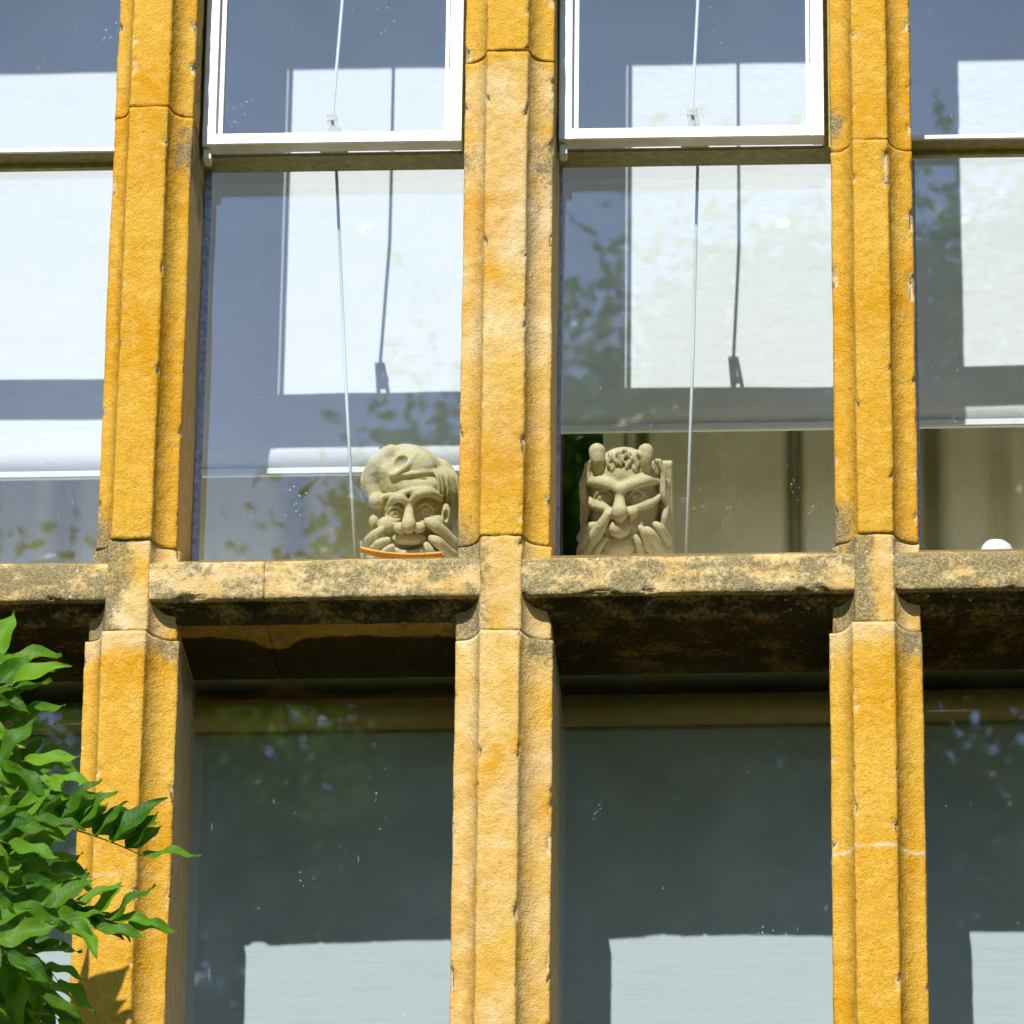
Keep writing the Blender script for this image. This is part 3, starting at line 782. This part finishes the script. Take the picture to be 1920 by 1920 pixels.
    s.chain([(2.9, -3.6, 5.1), (3.7, -4.1, 5.3), (4.9, -5.6, 3.9)], [.50, .70, .8], .14)
    s.chain([(2.2, -4.4, 5.3), (2.6, -5.1, 5.3), (3.6, -6.6, 4.2)], [.40, .6, .7], .14)
    s.ell((5.1, -5.9, 2.2), (1.6, 1.7, 2.0), .5); s.ell((-5.1, -6.0, 2.2), (1.5, 1.6, 2.0), .5)
    s.ell((4.5, -.9, 2.2), (.75, 1.5, .9), .2); s.ell((4.6, -1.0, 3.0), (.3, .8, .5), .1, True)
    s.ell((-4.7, -1.7, 2.2), (.7, 1.0, .8), .2)
    for k in range(13):                                                                         # locks of hair
        a = k/12.0; x = 3.5 + 2.3*a + rr.uniform(-.12, .12); w = 2.6 - 4.4*a
        s.chain([(x-.8, 5.3 - .7*a, w-.5), (x+.1, 4.3-.9*a, w+.3), (x+.35+.25*math.sin(k*2.1), 2.4-.8*a, w+.45), (x+.15, .4+rr.uniform(-.9, .6), w+.1)], [.20, .25, .24, .10], .05)
    s.box((0, -8, -1.2), (5.3, 2.0, 4.6), .5, .6)
    return s.mesh('carved_head', UNIT)

def head_horned():
    s = Sdf((-7.4, -10, -7.4), (7.4, 9.2, 7.8), .105); rr = random.Random(8)
    s.ell((-.2, .3, -.4), (5.0, 6.7, 4.2), .3)
    s.ell((-.5, -3.2, 1.5), (4.2, 4.0, 2.9), .8)
    s.ell((-.3, 3.6, 1.8), (4.2, 2.3, 2.5), .6)                                                # forehead
    s.chain([(-4.7, 2.6, 2.0), (-3.4, 2.9, 3.6), (-2.0, 2.6, 4.4), (-.6, 1.9, 4.7)], [.4, .72, .8, .6], .65)    # frowning brow
    s.chain([(4.2, 2.7, 2.0), (2.8, 3.0, 3.6), (1.2, 2.6, 4.4), (-.6, 1.9, 4.7)], [.4, .72, .8, .6], .65)
    s.chain([(-.6, 2.6, 5.3), (-.5, 4.2, 4.6)], [.16, .10], .12, True)
    for v in (3.9, 4.6): s.chain([(-2.8, v+.2, 4.2), (-.5, v-.2, 4.6), (2.0, v+.25, 4.2)], [.08, .12, .08], .12, True)
    s.ell((-2.7, 1.1, 4.9), (1.65, 1.0, 1.35), .28, True); s.ell((1.65, 1.0, 4.9), (1.7, 1.0, 1.35), .28, True)
    eyes(s, [(-2.7, .95, 4.15), (1.65, .85, 4.2)], 1.05, .80)
    s.chain([(-5.0, .7, 1.9), (-4.2, .1, 3.1), (-3.0, -.35, 4.0), (-1.9, -.5, 4.4)], [.4, .62, .58, .3], .45)    # cheekbones
    s.chain([(.8, -.5, 4.5), (2.0, -.35, 4.1), (3.3, .1, 3.4), (4.4, .8, 2.2)], [.3, .55, .6, .4], .45)
    s.chain([(-.6, 1.5, 4.4), (-.6, .3, 5.3), (-.6, -.7, 6.2), (-.6, -1.2, 6.1)], [.55, .72, 1.05, .9], .45)      # nose
    s.ell((-1.8, -1.1, 5.1), (.95, .78, .9), .35); s.ell((.75, -.95, 5.0), (1.0, .82, .9), .35)
    s.ell((.35, -1.6, 5.6), (.4, .35, .5), .1, True)
    s.ell((-.6, -3.2, 3.2), (3.2, 2.6, 2.1), .7)                                                # muzzle
    s.chain([(1.2, -1.3, 4.8), (2.1, -2.4, 4.5), (2.2, -3.4, 4.3)], [.15, .22, .15], .2, True)
    s.ell((-.7, -3.5, 5.2), (1.9, 1.2, .9), .25, True)
    s.ell((-.7, -2.95, 5.3), (1.5, 1.2, 1.4), .10)                                          # thrust-out tongue
    s.ell((-.7, -5.2, 3.8), (2.2, 1.4, 1.6), .4)
    s.chain([(-5.2, -6.4, 3.2), (-4.0, -4.2, 4.8), (-2.9, -2.4, 5.7), (-2.2, -1.1, 5.9)], [.95, .85, .74, .48], .14)   # finger to the nose
    s.chain([(-3.8, -2.6, 4.3), (-4.7, -2.9, 4.5), (-5.6, -4.3, 3.6)], [.45, .62, .7], .12)
    s.chain([(-4.1, -3.8, 4.8), (-5.0, -4.1, 4.7), (-5.5, -5.6, 3.4)], [.45, .62, .7], .12)
    s.chain([(-2.6, -4.3, 5.0), (-3.2, -5.1, 5.0), (-4.2, -6.4, 4.0)], [.4, .5, .6], .12)
    s.chain([(1.9, -2.9, 4.8), (2.4, -3.6, 4.9), (2.9, -5.6, 4.0)], [.38, .50, .6], .10)
    s.chain([(2.8, -3.2, 4.9), (3.3, -3.7, 5.1), (4.4, -5.5, 3.7)], [.45, .64, .72], .10)
    s.chain([(3.9, -2.6, 4.4), (4.5, -3.1, 4.5), (5.3, -4.8, 3.2)], [.42, .62, .7], .10)
    s.chain([(1.4, -4.1, 5.0), (1.7, -4.9, 5.0), (2.0, -6.6, 4.0)], [.36, .46, .55], .10)
    s.ell((4.4, -6.2, 2.4), (1.7, 1.5, 1.9), .5); s.ell((-4.8, -6.2, 2.2), (1.6, 1.5, 1.9), .5)
    s.chain([(-3.2, 4.6, 3.2), (-3.35, 5.8, 3.5), (-3.45, 6.8, 3.2)], [.80, .98, 1.08], .25)      # stub horns
    s.chain([(2.7, 4.6, 3.2), (2.75, 5.8, 3.4), (2.8, 6.7, 3.1)], [.76, .92, 1.02], .25)
    for k in range(22):                                                                         # curly fringe
        a = (k % 11)/10.0; x = -1.9 + 3.7*a; row = k // 11
        e = (4.9 if row == 0 else 5.9) - .45*math.sin(a*math.pi*3.0) + rr.uniform(-.2, .2)
        s.chain([(x*.7, 6.3, .2 + .5*row), (x + rr.uniform(-.25, .25), 6.5, 2.9 + .3*row), (x*1.05 + .35*math.sin(k*2.4), e + .5, 3.9), (x*1.05 + .5*math.sin(k*2.4 + .9), e, 4.0)], [.30, .34, .30, .16], .08)
    for sd in (-1, 1):                                                                          # wavy side hair
        for k in range(9):
            w0 = 2.4 - .62*k; x = (5.05 + .06*k - .012*k*k)*sd - .15 + (.2 if sd > 0 else 0)
            pts = []
            for q in range(8):
                v = 5.4 - 1.45*q - .1*k
                pts.append((x*(.82 + .18*min(1, q/2.0)) + .30*math.sin(q*1.9 + k*1.3), v, w0 + .25*math.cos(q*2.3 + k)))
            s.chain(pts, [.34, .42, .40, .42, .38, .40, .36, .24], .06)
    s.box((.2, -1.6, -5.3), (5.7, 6.2, 1.3), .3, .2)                                            # block behind
    s.box((0, -8, -1.6), (5.3, 2.0, 5.0), .5, .6)
    return s.mesh('carved_head', UNIT)
place_head(head_capped(), 'carved_head', (.437, .350, 5.551), 'pale stone grotesque head in a floppy cap pulling its mouth wide')
place_head(head_horned(), 'carved_head', (.791, .350, 5.555), 'pale stone grotesque head with two stub horns and a finger to its nose')

# ------------------------------------------------------------------ small things on the board
def dish():
    n, k = 26, 8; V = []; F = []
    for i in range(n + 1):
        t = i / n; x = -.067 + .134*t
        lift = .017*(1 - t)**3 + .006*t**4
        w = .020*math.sin(math.pi*min(1, max(0, .06 + .88*t)))**.7
        for j in range(k + 1):
            a = -1 + 2*j/k
            V.append((x, a*w, lift + .0055*a*a + .0005))
    q = len(V)
    V += [(a, b, c + .0028 + .0012*(1-abs(b)/.02)) for a, b, c in V]
    for i in range(n):
        for j in range(k):
            a = i*(k+1)+j; F.append((a, a+k+1, a+k+2, a+1)); F.append((q+a, q+a+1, q+a+k+2, q+a+k+1))
    ring = [j for j in range(k+1)] + [i*(k+1)+k for i in range(1, n+1)] + [n*(k+1)+j for j in range(k-1, -1, -1)] + [i*(k+1) for i in range(n-1, 0, -1)]
    for a, b in zip(ring, ring[1:]+ring[:1]): F.append((a, b, q+b, q+a))
    me = pydata('wooden_dish', V, F)
    bm = bmesh.new(); bm.from_mesh(me); bmesh.ops.recalc_face_normals(bm, faces=bm.faces[:]); bm.to_mesh(me); bm.free()
    o = link('wooden_dish', me, M_ORANGE, None, True); o.location = (.431, .252, 5.4085); o.rotation_euler = (R(12), R(1), R(-3))
    tag(o, 'shallow orange boat-shaped dish lying in front of the capped head', 'dish')
dish()
def ornament():
    bm = bmesh.new()
    pr = [(0, .0), (.020, .0), (.027, .006), (.031, .014), (.0315, .022), (.030, .029), (.026, .037), (.018, .0435), (.008, .0465), (0, .047)]
    n = 28; rings = []
    for r, z in pr:
        rings.append([bm.verts.new((r*math.cos(2*math.pi*k/n)*(1.0 if math.cos(2*math.pi*k/n) > 0 else .82), r*.8*math.sin(2*math.pi*k/n), z)) for k in range(n)] if r else [bm.verts.new((0, 0, z))])
    for a, b in zip(rings[:-1], rings[1:]):
        for k in range(n):
            if len(a) == 1: bm.faces.new((a[0], b[(k+1) % n], b[k]))
            elif len(b) == 1: bm.faces.new((a[k], a[(k+1) % n], b[0]))
            else: bm.faces.new((a[k], a[(k+1) % n], b[(k+1) % n], b[k]))
    me = bpy.data.meshes.new('white_ornament'); bm.to_mesh(me); bm.free()
    o = link('white_ornament', me, M_CERAMIC, None, True); o.location = (1.398, .30, 5.4055)
    tag(o, 'small rounded white ornament at the bottom of the rightmost upper pane', 'ornament')
ornament()

# ------------------------------------------------------------------ wisteria
def leaflet_mesh(seed):
    r = random.Random(seed); n = 11; V = []; F = []
    fold = r.uniform(.22, .5); curl = r.uniform(-.12, .34); wav = r.uniform(.03, .075); ph = r.uniform(0, 6); tw = r.uniform(-.25, .25)
    for i in range(n + 1):
        t = i/n
        w = .19*math.sin(math.pi*min(1.0, (t+.02)**.80))**.75 if t < .80 else .0
        wt = .19*math.sin(math.pi*(.82**.80))**.75
        if t >= .80: w = wt*((1-t)/.20)**1.35*.98 + .003
        zc = -curl*t*t
        for j in (-2, -1, 0, 1, 2):
            a = j/2; x = a*w; z = zc + abs(x)*fold + wav*abs(a)*math.sin(t*11 + ph + (1.3 if a > 0 else 0))
            c, s_ = math.cos(tw*t), math.sin(tw*t)
            V.append((x*c - (z-zc)*s_, t, zc + x*s_ + (z-zc)*c))
    for i in range(n):
        for j in range(4):
            a = i*5+j; F.append((a, a+1, a+6, a+5))
    return pydata('leaflet', V, F)
LEAVES = [leaflet_mesh(k) for k in range(14)]
for m_ in LEAVES: m_.materials.append(M_LEAF_DK); m_.polygons.foreach_set('use_smooth', [True]*len(m_.polygons))
COMP = [
    ((-0.186,-0.160,4.834), (-0.043,-0.130,4.812), (0.074,-0.100,4.774), 0.90, 0.078),
    ((-0.249,-0.220,4.822), (-0.187,-0.190,4.946), (-0.156,-0.160,5.068), 0.30, 0.095),
    ((-0.279,-0.120,4.932), (-0.210,-0.160,4.985), (-0.120,-0.200,5.011), 0.30, 0.090),
    ((-0.255,-0.200,4.882), (-0.197,-0.175,4.935), (-0.121,-0.150,4.970), 0.20, 0.085),
    ((-0.232,-0.280,4.816), (-0.172,-0.265,4.855), (-0.086,-0.250,4.869), 0.30, 0.081),
    ((-0.274,-0.100,4.939), (-0.186,-0.090,4.964), (-0.096,-0.080,4.940), 0.20, 0.072),
    ((-0.239,-0.140,4.853), (-0.144,-0.130,4.890), (-0.068,-0.120,4.889), 0.60, 0.068),
    ((-0.217,-0.300,4.740), (-0.131,-0.290,4.759), (-0.061,-0.280,4.762), 0.50, 0.072),
    ((-0.231,-0.200,4.726), (-0.142,-0.210,4.747), (-0.051,-0.220,4.716), 0.60, 0.068),
    ((-0.219,-0.120,4.730), (-0.133,-0.110,4.758), (-0.052,-0.100,4.735), 0.40, 0.068),
    ((-0.190,-0.200,4.708), (-0.048,-0.170,4.675), (0.061,-0.140,4.651), 0.80, 0.072),
    ((-0.190,-0.280,4.628), (-0.089,-0.265,4.640), (0.030,-0.250,4.606), 0.40, 0.072),
    ((-0.194,-0.200,4.623), (-0.100,-0.180,4.612), (-0.036,-0.160,4.559), -0.30, 0.072),
    ((-0.179,-0.280,4.560), (-0.108,-0.270,4.554), (-0.052,-0.260,4.507), -0.20, 0.076),
    ((-0.177,-0.140,4.593), (-0.096,-0.130,4.562), (-0.039,-0.120,4.513), -0.40, 0.068),
    ((-0.199,-0.240,4.533), (-0.136,-0.230,4.519), (-0.087,-0.220,4.463), -0.60, 0.081),
    ((-0.180,-0.200,4.505), (-0.099,-0.200,4.487), (-0.041,-0.200,4.435), -0.30, 0.072),
    ((-0.213,-0.360,4.691), (-0.159,-0.360,4.716), (-0.087,-0.360,4.698), 0.40, 0.076),
    ((-0.209,-0.360,4.616), (-0.148,-0.350,4.635), (-0.078,-0.340,4.613), 0.30, 0.076),
    ((-0.205,-0.360,4.549), (-0.143,-0.360,4.565), (-0.079,-0.360,4.530), 0.00, 0.076),
    ((-0.200,-0.080,4.640), (-0.130,-0.075,4.620), (-0.070,-0.070,4.560), -0.40, 0.074),
    ((-0.215,-0.060,4.560), (-0.150,-0.060,4.550), (-0.095,-0.060,4.490), -0.60, 0.078),
    ((-0.220,-0.060,4.780), (-0.160,-0.060,4.790), (-0.100,-0.060,4.740), 0.10, 0.074),
    ((-0.190,-0.300,4.500), (-0.130,-0.300,4.480), (-0.070,-0.290,4.420), -0.50, 0.078),
]
OUT = Vector((.036, -.25, -.097))            # how far the sprays reach out from the wall
def bez(a, b, c, t):
    # quadratic through b at t = .5
    q = b*2 - (a + c)*.5
    return a*((1-t)**2) + q*(2*t*(1-t)) + c*(t*t)
wis = empty('wisteria', (-.42, -.12, 0)); tag(wis, 'green wisteria with long pointed leaflets climbing past the left mullion', 'plant')
bpy.context.view_layer.update(); wiv = wis.matrix_world.inverted()
bp = [(-.42,-.12,0), (-.40,-.11,1.2), (-.46,-.10,2.4), (-.40,-.12,3.4), (-.40,-.20,4.1), (-.30,-.36,4.4), (-.30,-.42,4.75), (-.36,-.40,5.1)]
br = link('branch', tube_mesh('branch', bp, [.035,.03,.027,.022,.017,.013,.009,.005], 10), M_BARK, wis, True); br.matrix_parent_inverse = wiv
rl = random.Random(21)
def leaf_quat(d, nrm):
    y = d.normalized(); x = y.cross(nrm).normalized(); z = x.cross(y)
    return Matrix((x, y, z)).transposed()
def put_leaflet(par, piv, p, d, nrm, size):
    o = bpy.data.objects.new('leaflet', rl.choice(LEAVES)); COL.objects.link(o); o.parent = par
    o.matrix_parent_inverse = piv
    wid = size*rl.uniform(.92, 1.12)
    m3 = leaf_quat(d, nrm)
    o.matrix_world = Matrix.Translation(p) @ m3.to_4x4() @ Matrix.Diagonal((wid, size, wid, 1))
for ci, (a, b, c, upf, sz) in enumerate(COMP):
    a, b, c = Vector(a) + OUT, Vector(b) + OUT, Vector(c) + OUT
    pts = [bez(a, b, c, t/14) for t in range(15)]
    st = link('leaf_stalk', tube_mesh('leaf_stalk', pts, [.0019 - .0011*k/14 for k in range(15)], 6), M_STALK, wis, True)
    st.matrix_parent_inverse = wiv; bpy.context.view_layer.update(); piv = st.matrix_world.inverted()
    # petiole back to the branch
    L = (b-a).length + (c-b).length
    npair = max(4, int(L / .034))
    axis_n = Vector((rl.uniform(-.3, .3), -1, rl.uniform(-.1, .5))).normalized()
    for k in range(npair):
        t = .16 + .80*k/(npair - .3); p = bez(a, b, c, t)
        tg = (bez(a, b, c, min(1, t+.03)) - bez(a, b, c, t-.03)).normalized()
        side = tg.cross(axis_n).normalized()
        if side.z < 0: side = -side
        for s_ in (-1, 1):
            s2 = sz*rl.uniform(.70, 1.22)*(.80 + .35*math.sin(math.pi*min(1, t*.9)))
            if ci == 0:
                d = tg*(.34 + .1*t) + Vector((0, .20*s_ + rl.uniform(-.1, .1), 1.0 - .35*t)) + Vector((.10 + .12*(s_ > 0), 0, 0))
                nrm = Vector((-.35 + .3*s_, -1, .25))
            else:
                d = tg*rl.uniform(.45, .9) + side*s_*(1 - abs(upf)*.6) + Vector((rl.uniform(-.15, .35), rl.uniform(-.45, .25), upf*rl.uniform(.7, 1.2) - .15))
                nrm = Vector((rl.uniform(-.6, .6), -1 + rl.uniform(-.2, .5), rl.uniform(.1, 1.1)))
            put_leaflet(st, piv, p, d, nrm, s2)
    tg = (c - b).normalized()
    if ci == 0: put_leaflet(st, piv, c, Vector((1, .05, .26)), Vector((.1, -.75, .9)), .084)
    else: put_leaflet(st, piv, c, tg + Vector((.1, rl.uniform(-.2, .2), rl.uniform(-.1, .3))), Vector((rl.uniform(-.3, .3), -1, .7)), sz)

# ------------------------------------------------------------------ trees across the lawn (seen mirrored in the glass)
def tree(x, y, h, rad, nleaf, label, seed, zc=None):
    r = random.Random(seed)
    t = empty('tree', (x, y, 0)); tag(t, label, 'tree', 'trees mirrored in the window glass')
    bpy.context.view_layer.update(); iv = t.matrix_world.inverted()
    tk = bmesh.new(); me = tube_mesh('trunk', [(x, y, 0), (x+.1, y, h*.25), (x-.1, y+.1, h*.5), (x+.1, y, h*.85)], [rad*.10, rad*.085, rad*.06, .03], 10)
    tk.from_mesh(me)
    tips = []
    for k in range(9):
        a = r.uniform(0, 6.28); z0 = h*r.uniform(.3, .6); l = rad*r.uniform(.5, .85)
        e = Vector((x + math.cos(a)*l, y + math.sin(a)*l, z0 + h*r.uniform(.12, .3)))
        tk.from_mesh(tube_mesh('limb', [(x, y, z0), tuple((Vector((x, y, z0)) + e)/2 + Vector((0, 0, .3))), tuple(e)], [rad*.035, rad*.025, .02], 7)); tips.append(e)
    tk.to_mesh(me); tk.free()
    o = link('trunk', me, M_BARK, t, True); o.matrix_parent_inverse = iv
    g = np.random.default_rng(seed)
    cz = zc or h*.62; rz = h - cz
    d = g.normal(size=(420, 3)); d /= np.linalg.norm(d, axis=1)[:, None]
    d *= g.uniform(.25, 1, (420, 1))**.4
    cl = np.array([x, y, cz]) + d*np.array([rad*.88, rad*.7, rz*.9]); cr = g.uniform(.35, .85, 420)*rad*.13
    pk = g.integers(0, 420, nleaf)
    p = cl[pk] + g.normal(size=(nleaf, 3))*np.array([1, 1, .8])*cr[pk][:, None]*.75
    u = g.normal(size=(nleaf, 3)); u /= np.linalg.norm(u, axis=1)[:, None]
    w = np.cross(u, g.normal(size=(nleaf, 3))); w /= np.linalg.norm(w, axis=1)[:, None]
    sz_ = g.uniform(.045, .085, (nleaf, 1)); u *= sz_; w *= sz_*.5
    V = np.stack([p - u, p + w, p + u, p - w], 1).reshape(-1, 3)
    me = bpy.data.meshes.new('crown'); me.vertices.add(nleaf*4); me.vertices.foreach_set('co', V.ravel())
    me.loops.add(nleaf*4); me.loops.foreach_set('vertex_index', np.arange(nleaf*4))
    me.polygons.add(nleaf); me.polygons.foreach_set('loop_start', np.arange(nleaf)*4); me.update(calc_edges=True)
    o = link('crown', me, M_TREE, t); o.matrix_parent_inverse = iv
tree(3.4, -26.0, 18.9, 7.0, 330000, 'big leafy tree mirrored in the glass round both carved heads', 1, 14.6)
tree(-4.2, -28.0, 17.6, 5.4, 260000, 'lower leafy tree mirrored in the lower panes left of the middle mullion', 2, 12.0)
tree(12.5, -29.0, 17.0, 5.0, 60000, 'leafy tree mirrored at the right of the panes beyond the right mullion', 3, 12.0)
